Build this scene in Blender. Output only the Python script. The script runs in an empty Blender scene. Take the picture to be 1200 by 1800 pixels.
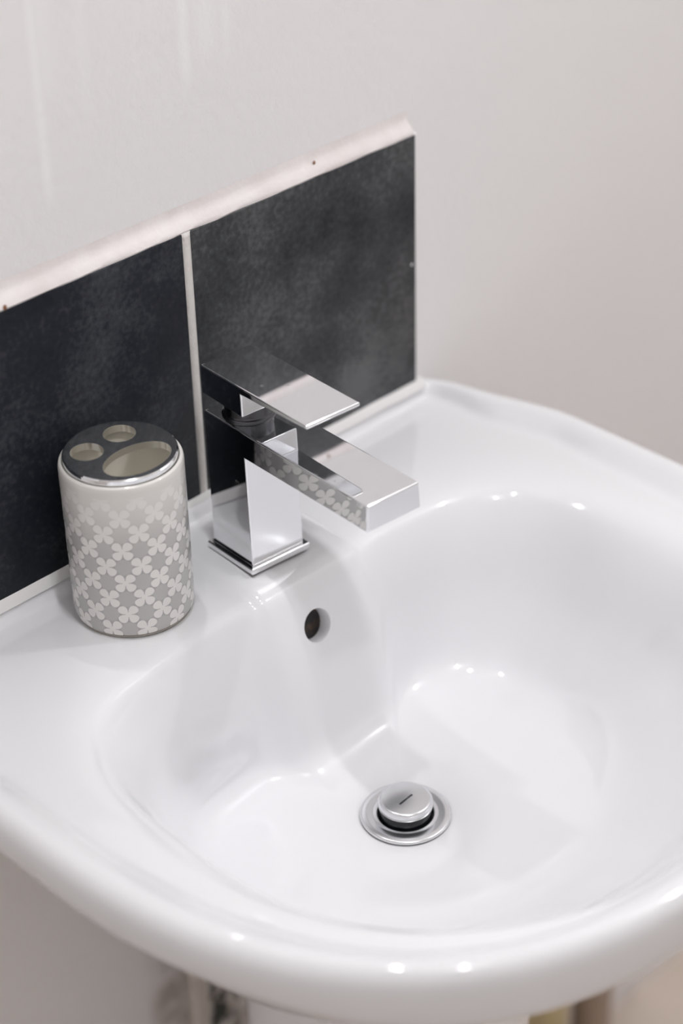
import bpy, bmesh, math, random
import numpy as np
from mathutils import Vector, Matrix, noise

random.seed(7)
scene = bpy.context.scene
COL = scene.collection

# ------------------------------------------------------------------ camera
LENS_PX = 3600.0                                   # focal length for a 1200x1800 frame
cam_d = bpy.data.cameras.new('camera')
cam = bpy.data.objects.new('camera', cam_d)
COL.objects.link(cam)
right = Vector((0.70710575, -0.70672214, -0.02335112))
up = Vector((0.40093446, 0.37351276, 0.8365045))
fwd = Vector((0.58245431, 0.60085941, -0.54746228))
CAM = Vector((-0.7222751, -0.87334289, 0.74120784))
m = Matrix((right, up, -fwd)).transposed().to_4x4()
m.translation = CAM
cam.matrix_world = m
cam_d.sensor_fit = 'VERTICAL'
cam_d.sensor_height = 36.0
cam_d.sensor_width = 24.0
cam_d.lens = 36.0 * LENS_PX / 1800.0
cam_d.clip_start = 0.02
cam_d.dof.use_dof = True
cam_d.dof.focus_distance = 1.25
cam_d.dof.aperture_fstop = 3.0
scene.camera = cam

# ------------------------------------------------------------------ world, lamps, exposure
world = bpy.data.worlds.new('world')
world.use_nodes = True
world.node_tree.nodes['Background'].inputs[0].default_value = (1.0, 0.99, 0.985, 1)
world.node_tree.nodes['Background'].inputs[1].default_value = 0.0
scene.world = world

def point_lamp(name, loc, watts, radius=0.03, colour=(0.97, 0.975, 1.0)):
    d = bpy.data.lights.new(name, 'POINT')
    d.energy = watts
    d.shadow_soft_size = radius
    d.color = colour
    o = bpy.data.objects.new(name, d)
    o.location = loc
    COL.objects.link(o)
    return o

def spot_lamp(name, loc, target, watts, angle, radius=0.01, blend=0.6, colour=(0.97, 0.975, 1.0)):
    d = bpy.data.lights.new(name, 'SPOT')
    d.energy = watts
    d.shadow_soft_size = radius
    d.spot_size = math.radians(angle)
    d.spot_blend = blend
    d.color = colour
    o = bpy.data.objects.new(name, d)
    o.location = loc
    o.rotation_euler = (Vector(target) - Vector(loc)).to_track_quat('-Z', 'Y').to_euler()
    COL.objects.link(o)
    return o

CEIL = 1.56
spot_lamp('ceiling_lamp', (-0.135, -0.263, CEIL - 0.04), (-0.10, -0.30, 0.0), 18.0, 105, 0.022, 0.7)
point_lamp('ceiling_lamp', (-0.28, -0.85, CEIL - 0.06), 16.5, 0.03)
point_lamp('ceiling_lamp', (0.85, -0.75, CEIL - 0.06), 17.5, 0.03)
spot_lamp('mirror_reflection_spot', (-0.045, -0.001, 0.478), (0.0, -0.25, -0.12), 1.6, 56, 0.005)  # added spot standing in for a ceiling lamp reflected in an unbuilt mirror

scene.view_settings.view_transform = 'Standard'
scene.view_settings.look = 'None'
scene.view_settings.gamma = 1.0
scene.view_settings.use_curve_mapping = False
scene.view_settings.exposure = -0.25
scene.cycles.max_bounces = 10
scene.cycles.diffuse_bounces = 7
scene.cycles.glossy_bounces = 6
scene.cycles.caustics_reflective = False
scene.cycles.caustics_refractive = False
scene.cycles.sample_clamp_indirect = 4.0
scene.cycles.blur_glossy = 0.3
scene.cycles.use_denoising = True

# ------------------------------------------------------------------ materials
def new_mat(name):
    mt = bpy.data.materials.new(name)
    mt.use_nodes = True
    nt = mt.node_tree
    return mt, nt, nt.nodes['Principled BSDF']

def plain(name, col, rough, metal=0.0, spec=0.5):
    mt, nt, b = new_mat(name)
    b.inputs['Base Color'].default_value = (*col, 1)
    b.inputs['Roughness'].default_value = rough
    b.inputs['Metallic'].default_value = metal
    b.inputs['Specular IOR Level'].default_value = spec
    return mt

def noisy(name, c1, c2, scale, rough, bump=0.0, bscale=200.0, detail=6, lo=0.35, hi=0.65, spec=0.5, bdist=0.001):
    mt, nt, b = new_mat(name)
    N, L = nt.nodes, nt.links
    tc = N.new('ShaderNodeTexCoord')
    n = N.new('ShaderNodeTexNoise')
    n.inputs['Scale'].default_value = scale
    n.inputs['Detail'].default_value = detail
    n.inputs['Roughness'].default_value = 0.6
    r = N.new('ShaderNodeValToRGB')
    r.color_ramp.elements[0].position = lo
    r.color_ramp.elements[0].color = (*c1, 1)
    r.color_ramp.elements[1].position = hi
    r.color_ramp.elements[1].color = (*c2, 1)
    L.new(tc.outputs['Object'], n.inputs['Vector'])
    L.new(n.outputs['Fac'], r.inputs['Fac'])
    L.new(r.outputs['Color'], b.inputs['Base Color'])
    b.inputs['Roughness'].default_value = rough
    b.inputs['Specular IOR Level'].default_value = spec
    if bump:
        n2 = N.new('ShaderNodeTexNoise')
        n2.inputs['Scale'].default_value = bscale
        n2.inputs['Detail'].default_value = 4
        bp = N.new('ShaderNodeBump')
        bp.inputs['Strength'].default_value = bump
        bp.inputs['Distance'].default_value = bdist
        L.new(tc.outputs['Object'], n2.inputs['Vector'])
        L.new(n2.outputs['Fac'], bp.inputs['Height'])
        L.new(bp.outputs['Normal'], b.inputs['Normal'])
    return mt

M = {}
M['ceramic'] = plain('ceramic', (0.765, 0.765, 0.78), 0.06)
M['ceramic'].node_tree.nodes['Principled BSDF'].inputs['Coat Weight'].default_value = 0.3
M['ceramic'].node_tree.nodes['Principled BSDF'].inputs['Coat Roughness'].default_value = 0.03
M['room_wall'] = noisy('room_wall', (0.75, 0.745, 0.745), (0.78, 0.775, 0.775), 3.0, 0.6)
M['ceiling'] = plain('ceiling_paint', (0.82, 0.81, 0.80), 0.7)
M['floor'] = noisy('floor_vinyl', (0.66, 0.57, 0.49), (0.76, 0.66, 0.58), 6.0, 0.5)
M['caulk'] = noisy('grout_caulk', (0.66, 0.605, 0.59), (0.75, 0.71, 0.70), 25.0, 0.55, 0.3, 300.0)
M['grout'] = noisy('grout', (0.66, 0.63, 0.60), (0.76, 0.73, 0.70), 60.0, 0.8, 0.5, 500.0)
M['silicone'] = plain('silicone', (0.80, 0.785, 0.78), 0.3)
M['rust'] = plain('rust_spot', (0.22, 0.10, 0.05), 0.8)
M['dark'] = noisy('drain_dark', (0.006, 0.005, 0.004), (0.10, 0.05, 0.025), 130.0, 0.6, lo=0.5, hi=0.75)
M['rubber'] = plain('rubber_black', (0.008, 0.009, 0.012), 0.3)
M['clay'] = plain('bare_clay', (0.34, 0.31, 0.27), 0.6)
M['cup_inside'] = plain('cream_inside', (0.93, 0.90, 0.83), 0.3)
M['pipe_white'] = noisy('pipe_white', (0.50, 0.45, 0.41), (0.62, 0.57, 0.52), 20.0, 0.5)
M['pipe_yellow'] = noisy('pipe_yellow', (0.44, 0.36, 0.18), (0.55, 0.45, 0.26), 12.0, 0.5)
M['pipe_brown'] = plain('pipe_brown', (0.36, 0.28, 0.22), 0.6)
M['mould'] = noisy('mould', (0.010, 0.016, 0.010), (0.05, 0.06, 0.04), 40.0, 0.9)

def chrome_mat(name, spots):
    mt, nt, b = new_mat(name)
    N, L = nt.nodes, nt.links
    b.inputs['Metallic'].default_value = 1.0
    b.inputs['Base Color'].default_value = (0.86, 0.865, 0.88, 1)
    b.inputs['Roughness'].default_value = 0.03
    if spots:
        tc = N.new('ShaderNodeTexCoord')
        n = N.new('ShaderNodeTexNoise')
        n.inputs['Scale'].default_value = spots
        n.inputs['Detail'].default_value = 5
        n.inputs['Roughness'].default_value = 0.65
        r = N.new('ShaderNodeValToRGB')
        r.color_ramp.elements[0].position = 0.62
        r.color_ramp.elements[0].color = (0, 0, 0, 1)
        r.color_ramp.elements[1].position = 0.80
        r.color_ramp.elements[1].color = (1, 1, 1, 1)
        mr = N.new('ShaderNodeMapRange')
        mr.inputs['To Min'].default_value = 0.03
        mr.inputs['To Max'].default_value = 0.28
        L.new(tc.outputs['Object'], n.inputs['Vector'])
        L.new(n.outputs['Fac'], r.inputs['Fac'])
        L.new(r.outputs['Color'], mr.inputs['Value'])
        L.new(mr.outputs['Result'], b.inputs['Roughness'])
    return mt
M['chrome'] = chrome_mat('chrome', 90.0)
M['chrome_lid'] = chrome_mat('chrome_lid', 420.0)
M['chrome_drain'] = chrome_mat('chrome_drain', 0)
M['chrome_drain'].node_tree.nodes['Principled BSDF'].inputs['Roughness'].default_value = 0.2
M['chrome_drain'].node_tree.nodes['Principled BSDF'].inputs['Base Color'].default_value = (0.74, 0.745, 0.76, 1)

M['chrome_dark'] = plain('chrome_dark', (0.10, 0.10, 0.105), 0.22, 1.0)

def tile_mat(name, tone):
    mt, nt, b = new_mat(name)
    N, L = nt.nodes, nt.links
    tc = N.new('ShaderNodeTexCoord')
    n1 = N.new('ShaderNodeTexNoise'); n1.inputs['Scale'].default_value = 11.0; n1.inputs['Detail'].default_value = 7; n1.inputs['Roughness'].default_value = 0.62
    n2 = N.new('ShaderNodeTexNoise'); n2.inputs['Scale'].default_value = 260.0; n2.inputs['Detail'].default_value = 3
    mix = N.new('ShaderNodeMath'); mix.operation = 'MULTIPLY_ADD'
    mix.inputs[1].default_value = 0.36
    r = N.new('ShaderNodeValToRGB')
    els = r.color_ramp.elements
    els[0].position = 0.50
    els[1].position = 0.86
    els.new(0.68)
    for q in range(3):
        els[q].color = (*tone[q], 1)
    L.new(tc.outputs['Object'], n1.inputs['Vector'])
    L.new(tc.outputs['Object'], n2.inputs['Vector'])
    L.new(n2.outputs['Fac'], mix.inputs[0]); L.new(n1.outputs['Fac'], mix.inputs[2])
    L.new(mix.outputs[0], r.inputs['Fac'])
    L.new(r.outputs['Color'], b.inputs['Base Color'])
    b.inputs['Roughness'].default_value = 0.40
    b.inputs['Specular IOR Level'].default_value = 0.17
    bp = N.new('ShaderNodeBump'); bp.inputs['Strength'].default_value = 0.12; bp.inputs['Distance'].default_value = 0.0006
    L.new(n2.outputs['Fac'], bp.inputs['Height']); L.new(bp.outputs['Normal'], b.inputs['Normal'])
    return mt
M['tile'] = tile_mat('slate_tile_grey', ((0.016, 0.0175, 0.020), (0.044, 0.046, 0.049), (0.105, 0.106, 0.108)))
M['tile_dark'] = tile_mat('slate_tile_blue_black', ((0.004, 0.0055, 0.009), (0.012, 0.014, 0.019), (0.042, 0.045, 0.051)))

def wall_mat():
    """matt white emulsion with roller stipple, a few thin vertical whiter streaks, grime under the basin"""
    mt, nt, b = new_mat('wall_paint')
    N, L = nt.nodes, nt.links
    tc = N.new('ShaderNodeTexCoord')
    sx = N.new('ShaderNodeSeparateXYZ')
    L.new(tc.outputs['Object'], sx.inputs[0])
    n1 = N.new('ShaderNodeTexNoise'); n1.inputs['Scale'].default_value = 2.5; n1.inputs['Detail'].default_value = 3
    L.new(tc.outputs['Object'], n1.inputs['Vector'])
    base = N.new('ShaderNodeValToRGB')
    base.color_ramp.elements[0].position = 0.3; base.color_ramp.elements[0].color = (0.775, 0.76, 0.76, 1)
    base.color_ramp.elements[1].position = 0.7; base.color_ramp.elements[1].color = (0.805, 0.79, 0.79, 1)
    L.new(n1.outputs['Fac'], base.inputs['Fac'])
    # whiter vertical streaks in the wall colour: (x centre, half width, bottom z)
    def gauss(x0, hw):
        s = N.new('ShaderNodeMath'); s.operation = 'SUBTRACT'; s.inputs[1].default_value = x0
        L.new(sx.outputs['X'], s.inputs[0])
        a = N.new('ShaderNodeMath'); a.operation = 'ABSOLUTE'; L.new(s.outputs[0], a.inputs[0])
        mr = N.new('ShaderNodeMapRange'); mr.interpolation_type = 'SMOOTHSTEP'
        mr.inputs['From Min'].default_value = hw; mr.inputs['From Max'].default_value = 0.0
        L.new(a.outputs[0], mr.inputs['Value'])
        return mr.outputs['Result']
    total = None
    for x0, hw, zb, k in STREAKS:
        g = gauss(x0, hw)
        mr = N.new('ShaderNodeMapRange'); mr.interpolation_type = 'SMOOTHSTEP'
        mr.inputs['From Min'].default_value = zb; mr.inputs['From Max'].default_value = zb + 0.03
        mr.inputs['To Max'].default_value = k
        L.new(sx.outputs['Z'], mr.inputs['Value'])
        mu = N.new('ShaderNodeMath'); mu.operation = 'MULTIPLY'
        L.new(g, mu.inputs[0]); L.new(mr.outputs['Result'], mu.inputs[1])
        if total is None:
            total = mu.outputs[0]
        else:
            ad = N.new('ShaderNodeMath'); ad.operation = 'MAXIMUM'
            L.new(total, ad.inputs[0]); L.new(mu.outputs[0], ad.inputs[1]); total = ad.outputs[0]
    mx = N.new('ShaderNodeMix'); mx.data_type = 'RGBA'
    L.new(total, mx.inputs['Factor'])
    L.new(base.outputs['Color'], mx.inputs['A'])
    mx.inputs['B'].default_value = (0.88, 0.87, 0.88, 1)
    # damp brown patch with green-black mould behind the pedestal
    def window(sock, a0, a1, b1, b0):
        m1 = N.new('ShaderNodeMapRange'); m1.interpolation_type = 'SMOOTHSTEP'
        m1.inputs['From Min'].default_value = a0; m1.inputs['From Max'].default_value = a1
        m2 = N.new('ShaderNodeMapRange'); m2.interpolation_type = 'SMOOTHSTEP'
        m2.inputs['From Min'].default_value = b0; m2.inputs['From Max'].default_value = b1
        L.new(sock, m1.inputs['Value']); L.new(sock, m2.inputs['Value'])
        mm = N.new('ShaderNodeMath'); mm.operation = 'MULTIPLY'
        L.new(m1.outputs['Result'], mm.inputs[0]); L.new(m2.outputs['Result'], mm.inputs[1])
        return mm.outputs[0]
    def times(p, q):
        mm = N.new('ShaderNodeMath'); mm.operation = 'MULTIPLY'
        L.new(p, mm.inputs[0])
        if isinstance(q, float): mm.inputs[1].default_value = q
        else: L.new(q, mm.inputs[1])
        return mm.outputs[0]
    zone = times(window(sx.outputs['X'], -0.080, -0.060, 0.020, 0.045), window(sx.outputs['Z'], -0.75, -0.60, -0.40, -0.30))
    nm = N.new('ShaderNodeTexNoise'); nm.inputs['Scale'].default_value = 26.0; nm.inputs['Detail'].default_value = 4
    L.new(tc.outputs['Object'], nm.inputs['Vector'])
    damp = N.new('ShaderNodeMapRange'); damp.inputs['From Min'].default_value = 0.35; damp.inputs['From Max'].default_value = 0.65
    damp.inputs['To Max'].default_value = 0.75
    L.new(nm.outputs['Fac'], damp.inputs['Value'])
    mx2 = N.new('ShaderNodeMix'); mx2.data_type = 'RGBA'
    L.new(times(zone, damp.outputs['Result']), mx2.inputs['Factor'])
    L.new(mx.outputs['Result'], mx2.inputs['A']); mx2.inputs['B'].default_value = (0.30, 0.24, 0.19, 1)
    zone2 = times(window(sx.outputs['X'], -0.024, -0.012, 0.004, 0.018), window(sx.outputs['Z'], -0.75, -0.70, -0.44, -0.42))
    spots = N.new('ShaderNodeTexNoise'); spots.inputs['Scale'].default_value = 60.0; spots.inputs['Detail'].default_value = 2
    L.new(tc.outputs['Object'], spots.inputs['Vector'])
    sm = N.new('ShaderNodeMapRange'); sm.interpolation_type = 'SMOOTHSTEP'
    sm.inputs['From Min'].default_value = 0.44; sm.inputs['From Max'].default_value = 0.56
    L.new(spots.outputs['Fac'], sm.inputs['Value'])
    mx3 = N.new('ShaderNodeMix'); mx3.data_type = 'RGBA'
    L.new(times(zone2, sm.outputs['Result']), mx3.inputs['Factor'])
    L.new(mx2.outputs['Result'], mx3.inputs['A']); mx3.inputs['B'].default_value = (0.012, 0.020, 0.012, 1)
    L.new(mx3.outputs['Result'], b.inputs['Base Color'])
    b.inputs['Roughness'].default_value = 0.55
    n2 = N.new('ShaderNodeTexNoise'); n2.inputs['Scale'].default_value = 130.0; n2.inputs['Detail'].default_value = 5
    n2.inputs['Roughness'].default_value = 0.6
    L.new(tc.outputs['Object'], n2.inputs['Vector'])
    bp = N.new('ShaderNodeBump'); bp.inputs['Strength'].default_value = 0.36; bp.inputs['Distance'].default_value = 0.0015
    L.new(n2.outputs['Fac'], bp.inputs['Height']); L.new(bp.outputs['Normal'], b.inputs['Normal'])
    return mt
STREAKS = [(-0.085, 0.006, 0.238, 0.55), (-0.079, 0.013, 0.300, 0.28), (0.023, 0.007, 0.276, 0.55), (0.040, 0.014, 0.292, 0.40),
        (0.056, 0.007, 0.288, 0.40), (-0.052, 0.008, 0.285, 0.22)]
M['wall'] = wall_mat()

CUP_H = 0.1085
def cup_mat():
    """glazed mug body: cream four-petal flowers on a grey ground that pales to cream at the top"""
    mt, nt, b = new_mat('flower_glaze')
    N, L = nt.nodes, nt.links
    def math_(op, a, bb=None, c=None):
        n = N.new('ShaderNodeMath'); n.operation = op
        for i, v in enumerate((a, bb, c)):
            if v is None: continue
            if isinstance(v, (int, float)): n.inputs[i].default_value = v
            else: L.new(v, n.inputs[i])
        return n.outputs[0]
    tc = N.new('ShaderNodeTexCoord')
    sx = N.new('ShaderNodeSeparateXYZ'); L.new(tc.outputs['Object'], sx.inputs[0])
    x, y, z = sx.outputs
    ang = math_('ARCTAN2', y, x)
    P = 0.0229
    u = math_('MULTIPLY', math_('SUBTRACT', ang, math.radians(-133.6)), 11 / (2 * math.pi))   # 11 periods round
    v = math_('MULTIPLY', math_('SUBTRACT', z, 0.0646), 1 / P)
    def cell(off):
        fu = math_('SUBTRACT', math_('FRACT', math_('ADD', u, off + 0.5 + 20)), 0.5)
        fv = math_('SUBTRACT', math_('FRACT', math_('ADD', v, off + 0.5 + 20)), 0.5)
        return fu, fv
    def flower(off):
        fu, fv = cell(off)
        fu = math_('MULTIPLY', fu, 0.94)
        a = math_('ABSOLUTE', math_('MULTIPLY', math_('ADD', fu, fv), 0.7071))
        c = math_('ABSOLUTE', math_('MULTIPLY', math_('SUBTRACT', fu, fv), 0.7071))
        def petal(p, q):
            t = math_('DIVIDE', math_('SUBTRACT', p, 0.185), 0.140)
            s = math_('DIVIDE', q, math_('MULTIPLY_ADD', p, 0.22, 0.084))
            return math_('ADD', math_('MULTIPLY', t, t), math_('MULTIPLY', s, s))
        pet = math_('MINIMUM', petal(a, c), petal(c, a))
        ctr = math_('DIVIDE', math_('ADD', math_('MULTIPLY', a, a), math_('MULTIPLY', c, c)), 0.0065)
        return math_('MINIMUM', pet, ctr)
    # second lattice is shifted by half a period in both directions
    f = math_('MINIMUM', flower(0.0), flower(0.5))
    mask = N.new('ShaderNodeMapRange'); mask.interpolation_type = 'SMOOTHSTEP'
    mask.inputs['From Min'].default_value = 1.12; mask.inputs['From Max'].default_value = 0.88
    L.new(f, mask.inputs['Value'])
    # rounded dots of the ground between the flowers
    def dot(du, dv):
        fu = math_('SUBTRACT', math_('FRACT', math_('ADD', u, du + 20.5)), 0.5)
        fv = math_('SUBTRACT', math_('FRACT', math_('ADD', v, dv + 20.5)), 0.5)
        return math_('ADD', math_('MULTIPLY', fu, fu), math_('MULTIPLY', fv, fv))
    d = math_('MINIMUM', dot(0.5, 0.0), dot(0.0, 0.5))
    dm = N.new('ShaderNodeMapRange'); dm.interpolation_type = 'SMOOTHSTEP'
    dm.inputs['From Min'].default_value = 0.075; dm.inputs['From Max'].default_value = 0.045
    L.new(d, dm.inputs['Value'])
    ground = N.new('ShaderNodeMix'); ground.data_type = 'RGBA'
    L.new(dm.outputs['Result'], ground.inputs['Factor'])
    ground.inputs['A'].default_value = (0.36, 0.35, 0.345, 1)
    ground.inputs['B'].default_value = (0.43, 0.42, 0.41, 1)
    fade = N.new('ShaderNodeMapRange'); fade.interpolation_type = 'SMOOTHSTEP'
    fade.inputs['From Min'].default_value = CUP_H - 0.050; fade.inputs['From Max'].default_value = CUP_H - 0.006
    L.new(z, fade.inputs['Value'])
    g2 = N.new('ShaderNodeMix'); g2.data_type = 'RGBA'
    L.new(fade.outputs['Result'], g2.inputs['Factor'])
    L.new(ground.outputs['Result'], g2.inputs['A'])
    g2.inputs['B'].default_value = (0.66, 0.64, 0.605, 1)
    inband = N.new('ShaderNodeMapRange'); inband.interpolation_type = 'LINEAR'
    inband.inputs['From Min'].default_value = CUP_H - 0.0075; inband.inputs['From Max'].default_value = CUP_H - 0.009
    L.new(z, inband.inputs['Value'])
    fm = math_('MULTIPLY', mask.outputs['Result'], inband.outputs['Result'])
    col = N.new('ShaderNodeMix'); col.data_type = 'RGBA'
    L.new(fm, col.inputs['Factor'])
    L.new(g2.outputs['Result'], col.inputs['A'])
    col.inputs['B'].default_value = (0.71, 0.69, 0.665, 1)
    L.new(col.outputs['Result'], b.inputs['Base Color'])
    b.inputs['Roughness'].default_value = 0.10
    bp = N.new('ShaderNodeBump'); bp.inputs['Strength'].default_value = 0.25; bp.inputs['Distance'].default_value = 0.0008
    L.new(fm, bp.inputs['Height']); L.new(bp.outputs['Normal'], b.inputs['Normal'])
    return mt
M['cup'] = cup_mat()

# ------------------------------------------------------------------ helpers
def link(name, me, mat, parent=None, kind=None):
    o = bpy.data.objects.new(name, me)
    COL.objects.link(o)
    if mat is not None:
        me.materials.append(mat)
    if parent is not None:
        o.parent = parent
    if kind:
        o['kind'] = kind
    return o

def tag(o, label, cat, group=None):
    o['label'] = label
    o['category'] = cat
    if group:
        o['group'] = group
    return o

def thing(name, loc, rz, label, cat, group=None):
    o = bpy.data.objects.new(name, None)
    o.empty_display_size = 0.02
    COL.objects.link(o)
    o.location = loc
    o.rotation_euler = (0, 0, rz)
    return tag(o, label, cat, group)

def from_bm(name, bm, mat, parent=None, kind=None, smooth=True, recalc=True):
    if recalc:
        bmesh.ops.recalc_face_normals(bm, faces=bm.faces)
    me = bpy.data.meshes.new(name)
    bm.to_mesh(me)
    bm.free()
    if smooth:
        for p in me.polygons:
            p.use_smooth = True
        try:
            me.set_sharp_from_angle(angle=math.radians(38))
        except Exception:
            pass
    return link(name, me, mat, parent, kind)

def harden(o):
    w = o.modifiers.new('weighted_normal', 'WEIGHTED_NORMAL')
    w.mode = 'FACE_AREA'
    w.weight = 80
    for e in o.data.edges:
        e.use_edge_sharp = False
    return o

def box_bm(x0, x1, y0, y1, z0, z1, bevel=0.0, seg=3, bm=None):
    bm = bm or bmesh.new()
    r = bmesh.ops.create_cube(bm, size=1.0)
    for v in r['verts']:
        v.co = Vector((x0 + (v.co.x + .5) * (x1 - x0), y0 + (v.co.y + .5) * (y1 - y0), z0 + (v.co.z + .5) * (z1 - z0)))
    if bevel:
        es = list({e for v in r['verts'] for e in v.link_edges})
        bmesh.ops.bevel(bm, geom=es, offset=bevel, segments=seg, affect='EDGES', profile=0.5)
    return bm

def prism_yz(profile, x0, x1, bevel=0.0, seg=3):
    """extrude a closed (y, z) outline along x"""
    bm = bmesh.new()
    a = [bm.verts.new((x0, y, z)) for y, z in profile]
    b = [bm.verts.new((x1, y, z)) for y, z in profile]
    bm.faces.new(a)
    bm.faces.new(list(reversed(b)))
    n = len(profile)
    for i in range(n):
        j = (i + 1) % n
        bm.faces.new((a[i], b[i], b[j], a[j]))
    bmesh.ops.recalc_face_normals(bm, faces=bm.faces)
    if bevel:
        bmesh.ops.bevel(bm, geom=list(bm.edges), offset=bevel, segments=seg, affect='EDGES', profile=0.5, clamp_overlap=True)
    return bm

def lathe_bm(profile, n=96, bm=None, close=False):
    bm = bm or bmesh.new()
    rings = []
    for r, z in profile:
        if r < 1e-6:
            rings.append([bm.verts.new((0, 0, z))])
        else:
            rings.append([bm.verts.new((r * math.cos(2 * math.pi * i / n), r * math.sin(2 * math.pi * i / n), z)) for i in range(n)])
    for a, b in zip(rings, rings[1:]):
        for i in range(n):
            j = (i + 1) % n
            if len(a) == 1 and len(b) == 1: continue
            if len(a) == 1: bm.faces.new((a[0], b[j], b[i]))
            elif len(b) == 1: bm.faces.new((a[i], a[j], b[0]))
            else: bm.faces.new((a[i], a[j], b[j], b[i]))
    return bm

def round_profile(pts, r, seg=5):
    """round the inner corners of an open (r, z) outline"""
    out = [pts[0]]
    for p, q, s in zip(pts, pts[1:], pts[2:]):
        p, q, s = Vector(p), Vector(q), Vector(s)
        d1, d2 = (p - q), (s - q)
        k = min(r, d1.length * .45, d2.length * .45)
        a, b = q + d1.normalized() * k, q + d2.normalized() * k
        for i in range(seg + 1):
            t = i / seg
            out.append(tuple((1 - t) ** 2 * a + 2 * t * (1 - t) * q + t * t * b))
    out.append(pts[-1])
    return out

def sstep(a, b, x):
    t = np.clip((np.asarray(x, float) - a) / (b - a), 0, 1)
    return t * t * (3 - 2 * t)

# ------------------------------------------------------------------ room shell
YT = 0.009            # tile face
YW = 0.017            # plaster face
FLOOR = -0.87
XL, XR, YF = -1.35, 1.25, -2.1
def slab(name, x0, x1, y0, y1, z0, z1, mat):
    return from_bm(name, box_bm(x0, x1, y0, y1, z0, z1), mat, kind='structure', smooth=False)
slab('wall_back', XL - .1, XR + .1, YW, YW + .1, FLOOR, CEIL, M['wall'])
slab('wall_right', XR, XR + .1, YF, YW, FLOOR, CEIL, M['room_wall'])
slab('wall_left', XL - .1, XL, YF, YW, FLOOR, CEIL, M['room_wall'])
slab('wall_front', XL - .1, XR + .1, YF - .1, YF, FLOOR, CEIL, M['room_wall'])
slab('floor', XL - .1, XR + .1, YF - .1, YW + .1, FLOOR - .1, FLOOR, M['floor'])
slab('ceiling', XL - .1, XR + .1, YF - .1, YW + .1, CEIL, CEIL + .1, M['ceiling'])

# ------------------------------------------------------------------ washbasin (lofted ceramic body)
XC = -0.011                                   # basin centre line
DX, DY = -0.0137, -0.193                      # drain centre
SHELF = -0.003

def resample(pts, n=4000):
    pts = np.array(pts + [pts[0]], float)
    seg = np.linalg.norm(np.diff(pts, axis=0), axis=1)
    s = np.r_[0, np.cumsum(seg)]
    t = np.linspace(0, s[-1], n, endpoint=False)
    return np.stack([np.interp(t, s, pts[:, 0]), np.interp(t, s, pts[:, 1])], 1)

def smooth_closed(p, sigma_m):
    d = np.linalg.norm(np.diff(np.r_[p, p[:1]], axis=0), axis=1).mean()
    k = max(1, int(3 * sigma_m / d))
    w = np.exp(-0.5 * (np.arange(-k, k + 1) * d / sigma_m) ** 2); w /= w.sum()
    q = np.zeros_like(p)
    for i, wi in zip(range(-k, k + 1), w):
        q += wi * np.roll(p, i, axis=0)
    return q

NT = 512
TH = np.linspace(-math.pi, math.pi, NT, endpoint=False)
def polar(pts, sigma=0.004):
    p = smooth_closed(resample(pts), sigma)
    a = np.arctan2(p[:, 1] - DY, p[:, 0] - DX)
    r = np.hypot(p[:, 1] - DY, p[:, 0] - DX)
    o = np.argsort(a)
    a, r = a[o], r[o]
    return np.interp(TH, np.r_[a - 2 * math.pi, a, a + 2 * math.pi], np.r_[r, r, r])

def d_shape(half, yb, ymid, yfront, n=2.3, side=0.0, xc=XC):
    """D outline: straight back, sides that may draw in towards the back, superellipse front"""
    right_ = []
    for t in np.linspace(0, math.pi / 2, 60):
        right_.append((half * math.cos(t) ** (2 / n), ymid - (ymid - yfront) * math.sin(t) ** (2 / n)))
    right_ = right_[::-1]                                  # front tip -> side
    for y in np.linspace(ymid, yb, 40)[1:]:
        k = max(0.0, (y + 0.095) / 0.109)
        right_.append((half - side * k ** 1.5, y))
    left_ = [(-x, y) for x, y in right_[::-1]]
    pts = right_ + left_
    return [(xc + x, y) for x, y in pts]

OUT = polar(d_shape(0.2725, 0.0165, -0.17, -0.451, 2.45, side=0.035, xc=-0.0065), 0.004)
LIPP = [(0.045, -0.0885), (0.080, -0.0895), (0.110, -0.0915), (0.135, -0.0945), (0.156, -0.0995), (0.176, -0.1125), (0.192, -0.138), (0.200, -0.17), (0.2045, -0.21), (0.2045, -0.25), (0.199, -0.29),
        (0.186, -0.325), (0.168, -0.353), (0.140, -0.382), (0.101, -0.408), (0.055, -0.427), (0.0, -0.434)]
LIP0 = [(XC + x, y) for x, y in LIPP] + [(XC - x, y) for x, y in LIPP[::-1]]
def with_nose(pts, half, out, tr=0.010):
    pts = resample(pts, 6000)
    nx = 0.005
    k = (1 - np.clip((np.abs(pts[:, 0] - nx) - half) / (3.2 * tr), 0, 1)) ** 2.2     # crisp front edge, long cove beside it
    back = pts[:, 1] > -0.17
    pts[:, 1] -= np.where(back, k * out, 0)
    return [tuple(p) for p in pts]
LIP = polar(with_nose([tuple(p) for p in smooth_closed(resample(LIP0), 0.010)], 0.041, 0.006, 0.008), 0.005)
def mid_shape(half, yb, rc, ymid, yfront, n):
    pts = []
    for t in np.linspace(0, math.pi / 2, 50):
        pts.append((half * math.cos(t) ** (2 / n), ymid - (ymid - yfront) * math.sin(t) ** (2 / n)))
    pts = pts[::-1]
    for t in np.linspace(0, math.pi / 2, 30)[1:]:
        pts.append((half - rc + rc * math.cos(t), yb - rc + rc * math.sin(t)))
    for x in np.linspace(half - rc, 0.03, 12)[1:]:          # back wall bows out slightly
        pts.append((x, yb + 0.0055 * (1 - (x / (half - rc)) ** 2)))
    return [(XC + x, y) for x, y in pts] + [(XC - x, y) for x, y in pts[::-1]]
UPW = polar(with_nose(mid_shape(0.184, -0.1005, 0.078, -0.23, -0.402, 2.25), 0.041, 0.0100, 0.009), 0.006)   # z -0.03
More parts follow.
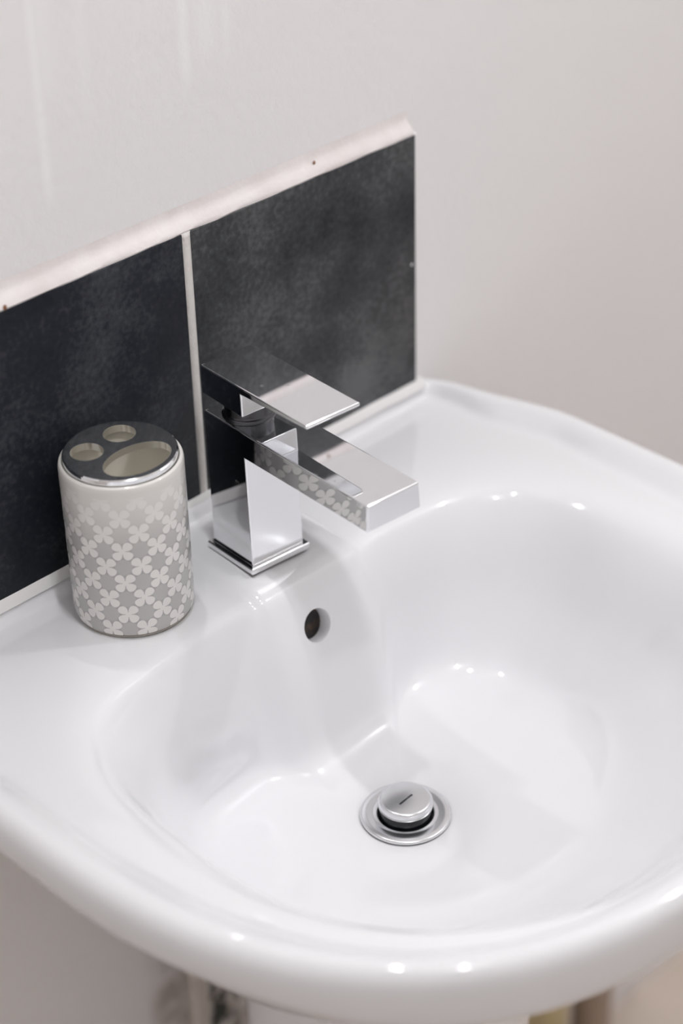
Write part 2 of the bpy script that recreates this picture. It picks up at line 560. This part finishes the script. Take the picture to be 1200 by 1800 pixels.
WAL = polar(with_nose(mid_shape(0.170, -0.1055, 0.072, -0.22, -0.372, 2.2), 0.041, 0.0140, 0.009), 0.006)     # z -0.065
FLO = polar(with_nose(mid_shape(0.138, -0.113, 0.058, -0.20, -0.312, 2.1), 0.041, 0.0150, 0.010), 0.005)      # z -0.112

c_, s_ = np.cos(TH), np.sin(TH)
oy = DY + OUT * s_
back = sstep(-0.040, 0.008, oy)                           # 1 along the wall edge
front = sstep(0.28, 0.43, -oy)                            # 1 at the front tip
inset = 0.034 * (1 - back) + 0.018 * back - 0.006 * front
GRO = OUT - inset
one = np.ones(NT)
def lerp(a, b, t): return a + (b - a) * t
crest = 0.0065 * (1 - back) + 0.0080 * back
LIPO = LIP + 0.004 * (1 - front)
drop = 0.012 * front
ctrl = [
    (0.0215 * one, -0.150 * one), (0.0215 * one, -0.142 * one), (0.0220 * one, -0.1350 * one), (0.0260 * one, -0.1325 * one),
    (0.036 * one, -0.1310 * one),
    (lerp(0.036, FLO, .45), -0.1265 * one), (lerp(0.036, FLO, .78), -0.1215 * one),
    (FLO, -0.1150 * one), (lerp(FLO, WAL, .45), -0.0950 * one),
    (WAL, -0.068 * one), (lerp(WAL, UPW, .5), -0.049 * one), (UPW, -0.034 * one),
    (lerp(UPW, LIPO, .35), -0.0205 * one), (lerp(UPW, LIPO, .68), -0.0112 * one), (lerp(UPW, LIPO, .98), -0.0062 * one),
    (lerp(LIPO, GRO, .16), -0.0040 * one),
    (lerp(LIPO, GRO, .35), SHELF * one), (lerp(LIPO, GRO, .65), SHELF * one), (lerp(LIPO, GRO, .90), SHELF - 0.0006 * one),
    (lerp(GRO, OUT, .06), SHELF - .0002 * one), (lerp(GRO, OUT, .22), SHELF + (crest - SHELF) * .32), (lerp(GRO, OUT, .42), SHELF + (crest - SHELF) * .80),
    (lerp(GRO, OUT, .62), crest), (lerp(GRO, OUT, .82), crest - 0.0012), (OUT - .0014, crest - 0.0062), (OUT, -0.007 * one),
    (OUT, -0.014 - .4 * drop), (OUT - .001 * (1 - back), -0.021 - .8 * drop), (OUT - .005 * (1 - back), -0.0265 - drop), (OUT - 0.016 * (1 - back), -0.030 - drop),
    (OUT - 0.034 * (1 - back), -0.040 - drop), (lerp(.10, OUT, .76) * (1 - back) + (OUT - .002) * back, -0.074 - .5 * drop),
    (lerp(.10, OUT, .55) * (1 - back) + (OUT - .004) * back, -0.118 * one),
    (lerp(.10, OUT, .25), -0.165 * one), (lerp(.08, OUT, .08), -0.185 * one),
]
cr = np.stack([np.asarray(c[0]) * one for c in ctrl])
cz = np.stack([np.asarray(c[1]) * one for c in ctrl])
def bspline(cp, per=5):
    cp = np.concatenate([cp[:1], cp[:1], cp, cp[-1:], cp[-1:]])
    out = []
    for i in range(len(cp) - 3):
        for k in range(per):
            t = k / per
            b = ((1 - t) ** 3 / 6, (3 * t ** 3 - 6 * t * t + 4) / 6, (-3 * t ** 3 + 3 * t * t + 3 * t + 1) / 6, t ** 3 / 6)
            out.append(b[0] * cp[i] + b[1] * cp[i + 1] + b[2] * cp[i + 2] + b[3] * cp[i + 3])
    return np.array(out)
RR, ZZ = bspline(cr), bspline(cz)
XX = DX + RR * c_
YY = DY + RR * s_
# raised tap platform that runs from the wall over the lip and down the nose
plat = (1 - sstep(0.038, 0.047, np.abs(XX - 0.005))) * sstep(-0.20, -0.13, YY) * sstep(-0.05, -0.004, ZZ)
ZZ = ZZ + 0.003 * plat * (ZZ > -0.06)
rows = RR.shape[0]
bm = bmesh.new()
grid = [[bm.verts.new((XX[i, j], YY[i, j], ZZ[i, j])) for j in range(NT)] for i in range(rows)]
for i in range(rows - 1):
    for j in range(NT):
        k = (j + 1) % NT
        bm.faces.new((grid[i][j], grid[i][k], grid[i + 1][k], grid[i + 1][j]))
bm.faces.new([grid[-1][j] for j in range(NT)])
# overflow hole: cut a round opening in the nose, pull its edge onto a circle and run a tube inwards
HX, HZ, HR = -0.0020, -0.0345, 0.0112
best = min((v for v in bm.verts if v.co.y > -0.15), key=lambda v: (v.co.x - HX) ** 2 + (v.co.z - HZ) ** 2 + (0 if v.co.y < -0.07 else 1))
HC = best.co.copy()
bm.normal_update()
ax = best.normal.copy()
if ax.y > 0: ax = -ax
ax.x = 0; ax.normalize()
def rad(p):
    d = p - HC
    return (d - ax * d.dot(ax)).length
kill = [f for f in bm.faces if abs((f.calc_center_median() - HC).dot(ax)) < 0.02 and rad(f.calc_center_median()) < HR]
bmesh.ops.delete(bm, geom=kill, context='FACES')
edge = [e for e in bm.edges if len(e.link_faces) == 1 and all((v.co - HC).length < 0.02 for v in e.verts)]
ring = {v for e in edge for v in e.verts}
for v in ring:
    d = v.co - HC
    h = d.dot(ax)
    q = d - ax * h
    v.co = HC + ax * h + q.normalized() * HR
last = edge
for step, shrink in ((0.0012, 0.0006), (0.011, 0.0)):
    ex = bmesh.ops.extrude_edge_only(bm, edges=last)
    nv = [g for g in ex['geom'] if isinstance(g, bmesh.types.BMVert)]
    last = [g for g in ex['geom'] if isinstance(g, bmesh.types.BMEdge) and len(g.link_faces) == 1]
    for v in nv:
        d = v.co - HC
        q = d - ax * d.dot(ax)
        v.co = v.co - ax * step - q.normalized() * shrink
basin = thing('washbasin', (XC, -0.2, 0), 0, 'large white glazed ceramic washbasin with raised rim standing on a pedestal', 'washbasin')
PB = Matrix.Translation(Vector((-XC, 0.2, 0)))
bmesh.ops.transform(bm, matrix=PB, verts=bm.verts)
bowl = from_bm('bowl', bm, M['ceramic'], basin)
for p in bowl.data.polygons:
    p.use_smooth = True
# dark water channel behind the overflow opening
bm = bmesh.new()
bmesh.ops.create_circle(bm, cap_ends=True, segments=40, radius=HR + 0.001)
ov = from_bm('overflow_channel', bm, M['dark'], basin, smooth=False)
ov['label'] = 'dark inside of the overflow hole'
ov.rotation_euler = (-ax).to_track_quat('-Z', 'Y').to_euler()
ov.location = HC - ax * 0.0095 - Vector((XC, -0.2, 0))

# ------------------------------------------------------------------ pedestal
ped = thing('pedestal', (XC, -0.172, FLOOR), 0, 'white ceramic pedestal column under the washbasin', 'pedestal')
prof = [(0.0, 0.0), (0.135, 0.0), (0.135, 0.03), (0.118, 0.10), (0.102, 0.25), (0.097, 0.45), (0.098, 0.60), (0.102, 0.67), (0.098, 0.680), (0.0, 0.680)]
bm = lathe_bm(round_profile(prof, 0.02), 96)
from_bm('column', bm, M['ceramic'], ped)

# ------------------------------------------------------------------ tiled splashback
ZB, ZT = 0.0108, 0.2012
GX, GH = 0.0076, 0.0032
W = 0.2041
sp = thing('splashback', (GX, YW, ZB), 0, 'two large slate-grey wall tiles forming a splashback behind the tap', 'splashback')
def sbox(name, x0, x1, y0, y1, z0, z1, mat, bev, smooth=True):
    return from_bm(name, box_bm(x0 - GX, x1 - GX, y0 - YW, y1 - YW, z0 - ZB, z1 - ZB, bev), mat, sp, smooth=smooth)
sbox('tile', GX + GH, GX + W, YT, YW, ZB, ZT, M['tile'], 0.0008)
sbox('tile', GX - W, GX - GH, YT, YW, ZB, ZT, M['tile_dark'], 0.0008)
# the joint: slightly uneven grout line set back from the tile faces
bm = bmesh.new()
n = 60
L_, R_ = [], []
for i in range(n + 1):
    z = (ZT - ZB) * i / n
    k = 0.0004 * noise.noise(Vector((0, 0, z * 60)))
    L_.append(bm.verts.new((-GH - 0.0006 + k, YT + 0.0005 - YW, z)))
    R_.append(bm.verts.new((GH + 0.0006 + k, YT + 0.0005 - YW, z)))
md = [bm.verts.new(((a.co.x + b.co.x) / 2, YT - 0.0002 - YW, a.co.z)) for a, b in zip(L_, R_)]
for i in range(n):
    bm.faces.new((L_[i], md[i], md[i + 1], L_[i + 1]))
    bm.faces.new((md[i], R_[i], R_[i + 1], md[i + 1]))
g = from_bm('grout_joint', bm, M['grout'], sp)
sol = bmesh.new(); sol.from_mesh(g.data)
ret = bmesh.ops.extrude_face_region(sol, geom=list(sol.faces))
for v in [q for q in ret['geom'] if isinstance(q, bmesh.types.BMVert)]:
    v.co.y = -0.0005
bmesh.ops.recalc_face_normals(sol, faces=sol.faces)
sol.to_mesh(g.data); sol.free()
g['label'] = 'thin off-white grout line between the two tiles'

def bead(name, x0, x1, outline, mat, wob=0.0006, n=90, label=None):
    """a hand-run bead: an outline in (y, z) swept along x with small unevenness"""
    bm = bmesh.new()
    secs = []
    for i in range(n + 1):
        x = x0 + (x1 - x0) * i / n
        e = min(1.0, (x1 - x) / 0.008)
        sec = []
        for q, (y, z) in enumerate(outline):
            k = wob * noise.noise(Vector((x * 45, q * 3.1, 5.0)))
            fixed = (q == 0 or q == len(outline) - 1)
            sec.append(bm.verts.new((x - GX, y - YW + (0 if fixed else k), z - ZB + (0.3 * k if fixed else k))))
        secs.append(sec)
    for a, b in zip(secs, secs[1:]):
        for q in range(len(outline) - 1):
            bm.faces.new((a[q], a[q + 1], b[q + 1], b[q]))
        bm.faces.new((a[-1], a[0], b[0], b[-1]))
    bm.faces.new(secs[0]); bm.faces.new(list(reversed(secs[-1])))
    o = from_bm(name, bm, mat, sp)
    if label: o['label'] = label
    return o
bead('top_bead', GX - W, GX + W - 0.001,
     [(YW - .0002, ZT - .0002), (YT + .0006, ZT - .0002), (YT + .0003, ZT + .0010), (YT + .0012, ZT + .0032), (YT + .0037, ZT + .0056),
      (YT + .0062, ZT + .0080), (YT + .0074, ZT + .0108), (YW - .0001, ZT + .0145)], M['caulk'], 0.0005, label='pinkish-white sloped grout bead along the top of the tiles')
bead('bottom_bead', GX - W, GX + W + 0.006,
     [(YW - .0004, ZB + .0006), (YT - .0002, ZB + .0022), (YT - .0012, ZB + .0010), (YT - .0022, ZB - .0010), (YT - .0036, ZB - .0045), (YW - .0004, ZB - .0045)],
     M['silicone'], 0.0004, label='white silicone seal between tiles and washbasin')
bead('side_bead', GX + W + 0.0, GX + W + 0.004,
     [(YW - .0002, ZB), (YT + .0025, ZB), (YT + .0025, ZT - .001), (YW - .0002, ZT)], M['silicone'], 0.0, n=6)

# small rusty specks on the bead
def speck(x, z, y, r, mat, name, parent, org):
    bm = bmesh.new()
    bmesh.ops.create_icosphere(bm, subdivisions=2, radius=r)
    for v in bm.verts:
        v.co.y *= 0.5
        v.co.z *= 1.3
    o = from_bm(name, bm, mat, parent)
    o.location = Vector((x, y, z)) - Vector(org)
    return o
speck(0.1218, ZT + .0078, YT + .0046, 0.0011, M['rust'], 'rust_speck', sp, (GX, YW, ZB))
speck(-0.1297, ZT + .0015, YT + .0004, 0.0014, M['rust'], 'rust_speck', sp, (GX, YW, ZB))
speck(0.2075, 0.1065, YT, 0.0009, M['silicone'], 'paint_fleck', sp, (GX, YW, ZB))

# ------------------------------------------------------------------ mixer tap
tap = thing('mixer_tap', (0.0001, -0.0509, 0.0008), -0.086, 'square chrome mixer tap with flat lever on the washbasin', 'tap')
tap.rotation_euler = (-0.025, 0, -0.086)
C = 0.02053
HBP = 0.0044
ZSB, ZST, LS = 0.0826, 0.1005, 0.1150
b = 0.0237
bm = box_bm(-b, b, -b, b, -0.0002, HBP, 0.0011, 3)
harden(from_bm('base_plate', bm, M['chrome'], tap))
bm = prism_yz([(C, HBP - .0003), (C, ZST), (-C - LS, ZST), (-C - LS, ZSB), (-C, ZSB), (-C, HBP - .0003)], -C, C, 0.0, 3)
for v in bm.verts:                       # the cast spout narrows slightly towards its top
    if v.co.z > ZST - 1e-4:
        v.co.x *= (C - 0.0007) / C
bmesh.ops.bevel(bm, geom=list(bm.edges), offset=0.0011, segments=3, affect='EDGES', profile=0.5)
harden(from_bm('spout_body', bm, M['chrome'], tap))
prof = round_profile([(0.0, ZST - .001), (0.0172, ZST - .001), (0.0172, ZST + .0012), (0.0155, ZST + .0020), (0.0155, ZST + .0125), (0.0, ZST + .0125)], 0.0008, 3)
from_bm('cartridge_collar', lathe_bm(prof, 64), M['chrome_dark'], tap)
ae = from_bm('aerator', lathe_bm(round_profile([(0.0, 0.0), (0.0085, 0.0), (0.0085, -.0005), (0.0108, -.0005), (0.0115, 0.003), (0.0115, 0.0075), (0.0, 0.0075)], 0.0008, 3), 48), M['chrome'], tap)
ae.location = (0.002, -C - LS + 0.0165, ZSB - 0.0036)
ZHB, ZHT, LH = 0.1128, 0.1329, 0.1030
lv = prism_yz([(C, ZHB + .0005), (C, ZHT), (C - LH, ZHT), (C - LH, ZHT - .0028), (-C + .0005, ZHT - .0052), (-C + .0005, ZHB - .0006)], -C, C, 0.0010, 3)
bmesh.ops.rotate(lv, verts=lv.verts, cent=(0, 0, 0), matrix=Matrix.Rotation(0.008, 3, 'X'))
harden(from_bm('lever', lv, M['chrome'], tap))

# ------------------------------------------------------------------ toothbrush holder
S = 1.004
cupc = CAM + (Vector((-0.0948, -0.0394, 0.0)) - CAM) * ((CAM.z - SHELF) / CAM.z)
RC = 0.0377
cup = thing('toothbrush_holder', (cupc.x, cupc.y, SHELF + .0002), 0, 'grey ceramic toothbrush holder with cream flower pattern on the washbasin shelf', 'toothbrush holder')
prof = round_profile([(0.0345, 0.0016), (RC - .0008, 0.0022), (RC, 0.006), (RC, CUP_H - .0035), (RC - .0007, CUP_H - .0008), (RC - .0024, CUP_H), (RC - .0030, CUP_H - .0012)], 0.0018, 5)
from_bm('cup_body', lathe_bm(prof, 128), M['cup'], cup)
prof = [(RC - .0030, CUP_H - .0012), (RC - .0042, CUP_H - .006), (RC - .0045, 0.010), (RC - .009, 0.005), (0.0, 0.005)]
o = from_bm('cup_lining', lathe_bm(round_profile(prof, 0.002, 4), 96), M['cup_inside'], cup, recalc=False)
o.data.flip_normals() if hasattr(o.data, 'flip_normals') else None
o['label'] = 'plain cream inside of the holder'
prof = round_profile([(0.0, 0.0), (0.0355, 0.0), (0.0362, 0.0012), (0.0350, 0.0020), (0.0, 0.0020)], 0.0004, 3)
o = from_bm('foot_ring', lathe_bm(prof, 96), M['clay'], cup)
o['label'] = 'narrow bare clay foot ring'
# chrome lid: a disc with two round holes and one oval hole
LR, LZ0, LZ1 = 0.0346, CUP_H - 0.0012, CUP_H + 0.0036
def loop(cx, cy, a, bb, n):
    return [(cx + a * math.cos(2 * math.pi * i / n), cy + bb * math.sin(2 * math.pi * i / n)) for i in range(n)]
holes = [loop(0.0122, 0.0152, 0.0101, 0.0101, 40), loop(-0.0147, 0.0130, 0.0101, 0.0101, 40), loop(0.0008, -0.0150, 0.0232, 0.0152, 64)]
def lid_bm():
    bm = bmesh.new()
    outer = loop(0, 0, LR - 0.0008, LR - 0.0008, 128)
    def cap(z):
        es, loops = [], []
        for lp in [outer] + holes:
            vs = [bm.verts.new((x, y, z)) for x, y in lp]
            loops.append(vs)
            for i in range(len(vs)):
                es.append(bm.edges.new((vs[i], vs[(i + 1) % len(vs)])))
        bmesh.ops.triangle_fill(bm, use_beauty=True, use_dissolve=False, edges=es)
        return loops
    top, bot = cap(LZ1), cap(LZ0)
    for a, bb in zip(top[1:], bot[1:]):
        for i in range(len(a)):
            j = (i + 1) % len(a)
            bm.faces.new((a[i], a[j], bb[j], bb[i]))
    n = 128
    mid = []
    for z in (LZ1 - 0.0008, LZ0):
        mid.append([bm.verts.new((LR * math.cos(2 * math.pi * i / n), LR * math.sin(2 * math.pi * i / n), z)) for i in range(n)])
    for i in range(n):
        j = (i + 1) % n
        bm.faces.new((top[0][i], top[0][j], mid[0][j], mid[0][i]))
        bm.faces.new((mid[0][i], mid[0][j], mid[1][j], mid[1][i]))
        bm.faces.new((mid[1][i], mid[1][j], bot[0][j], bot[0][i]))
    # drop faces that triangle_fill laid across the holes
    def inside(p, lp):
        c = False
        for (x1, y1), (x2, y2) in zip(lp, lp[1:] + lp[:1]):
            if (y1 > p.y) != (y2 > p.y) and p.x < (x2 - x1) * (p.y - y1) / (y2 - y1) + x1:
                c = not c
        return c
    bad = [f for f in bm.faces if abs(f.normal.z) > .9 and any(inside(f.calc_center_median(), lp) for lp in holes)]
    bm.normal_update()
    bad = [f for f in bm.faces if abs(f.normal.z) > .9 and any(inside(f.calc_center_median(), lp) for lp in holes)]
    bmesh.ops.delete(bm, geom=bad, context='FACES')
    return bm
lid = from_bm('lid', lid_bm(), M['chrome_lid'], cup)
lid['label'] = 'round chrome lid with one oval and two round holes'

# ------------------------------------------------------------------ basin waste with raised plug
dr = thing('basin_waste', (DX, DY, -0.1318), 0, 'round chrome drain with raised slotted plug in the bottom of the washbasin', 'drain')
FR = 0.0292
prof = round_profile([(FR - .0006, 0.0000), (FR, 0.0012), (FR - .0010, 0.0024), (0.0255, 0.0027), (0.0205, 0.0022), (0.0186, 0.0026), (0.0178, 0.0022), (0.0174, -0.004), (0.0, -0.004)], 0.0012, 4)
from_bm('flange', lathe_bm(prof, 96), M['chrome_drain'], dr)
prof = round_profile([(0.0, -0.0035), (0.0165, -0.0035), (0.0165, 0.0085), (0.0, 0.0085)], 0.001, 3)
from_bm('seal', lathe_bm(prof, 64), M['rubber'], dr)
prof = round_profile([(0.0, 0.0078), (0.0165, 0.0078), (0.0176, 0.0090), (0.0176, 0.0118), (0.0160, 0.0140), (0.0, 0.0146)], 0.0012, 5)
plug = from_bm('plug', lathe_bm(prof, 96), M['chrome_drain'], dr)
bm = box_bm(-0.0062, 0.0062, -0.0008, 0.0008, 0.0133, 0.01462, 0.0004, 2)
slot = from_bm('slot', bm, M['rubber'], plug)
slot.location = (-0.001, -0.0015, 0)
slot.rotation_euler = (0, 0, 0.06)

# ------------------------------------------------------------------ pipes and grime under the basin
def pipe(name, x, y, r, z0, z1, mat, label, cat='pipe'):
    t = thing(name, (x, y, z0), 0, label, cat)
    h = z1 - z0
    from_bm('tube', lathe_bm([(0, 0), (r, 0), (r, h), (0, h)], 32), mat, t)
    for k in (0.35, 0.75):
        from_bm('clip', lathe_bm(round_profile([(r - .0002, h * k - .006), (r + .003, h * k - .006), (r + .003, h * k + .006), (r - .0002, h * k + .006)], 0.001, 2), 32), mat, t)
    return t
pipe('supply_pipe', -0.037, YW - 0.011, 0.0075, FLOOR, -0.12, M['pipe_white'], 'pale painted supply pipe on the wall left of the pedestal')
pipe('waste_pipe', 0.358, YW - 0.030, 0.0245, FLOOR, -0.25, M['pipe_yellow'], 'yellowish upright pipe at the wall right of the pedestal')
pipe('supply_pipe', 0.399, YW - 0.022, 0.0105, FLOOR, -0.25, M['pipe_white'], 'thin pale pipe beside the yellowish pipe right of the pedestal')
pipe('waste_pipe', 0.437, YW - 0.028, 0.021, FLOOR, -0.25, M['pipe_brown'], 'brownish upright pipe furthest right of the pedestal, beside the thin pale pipe')
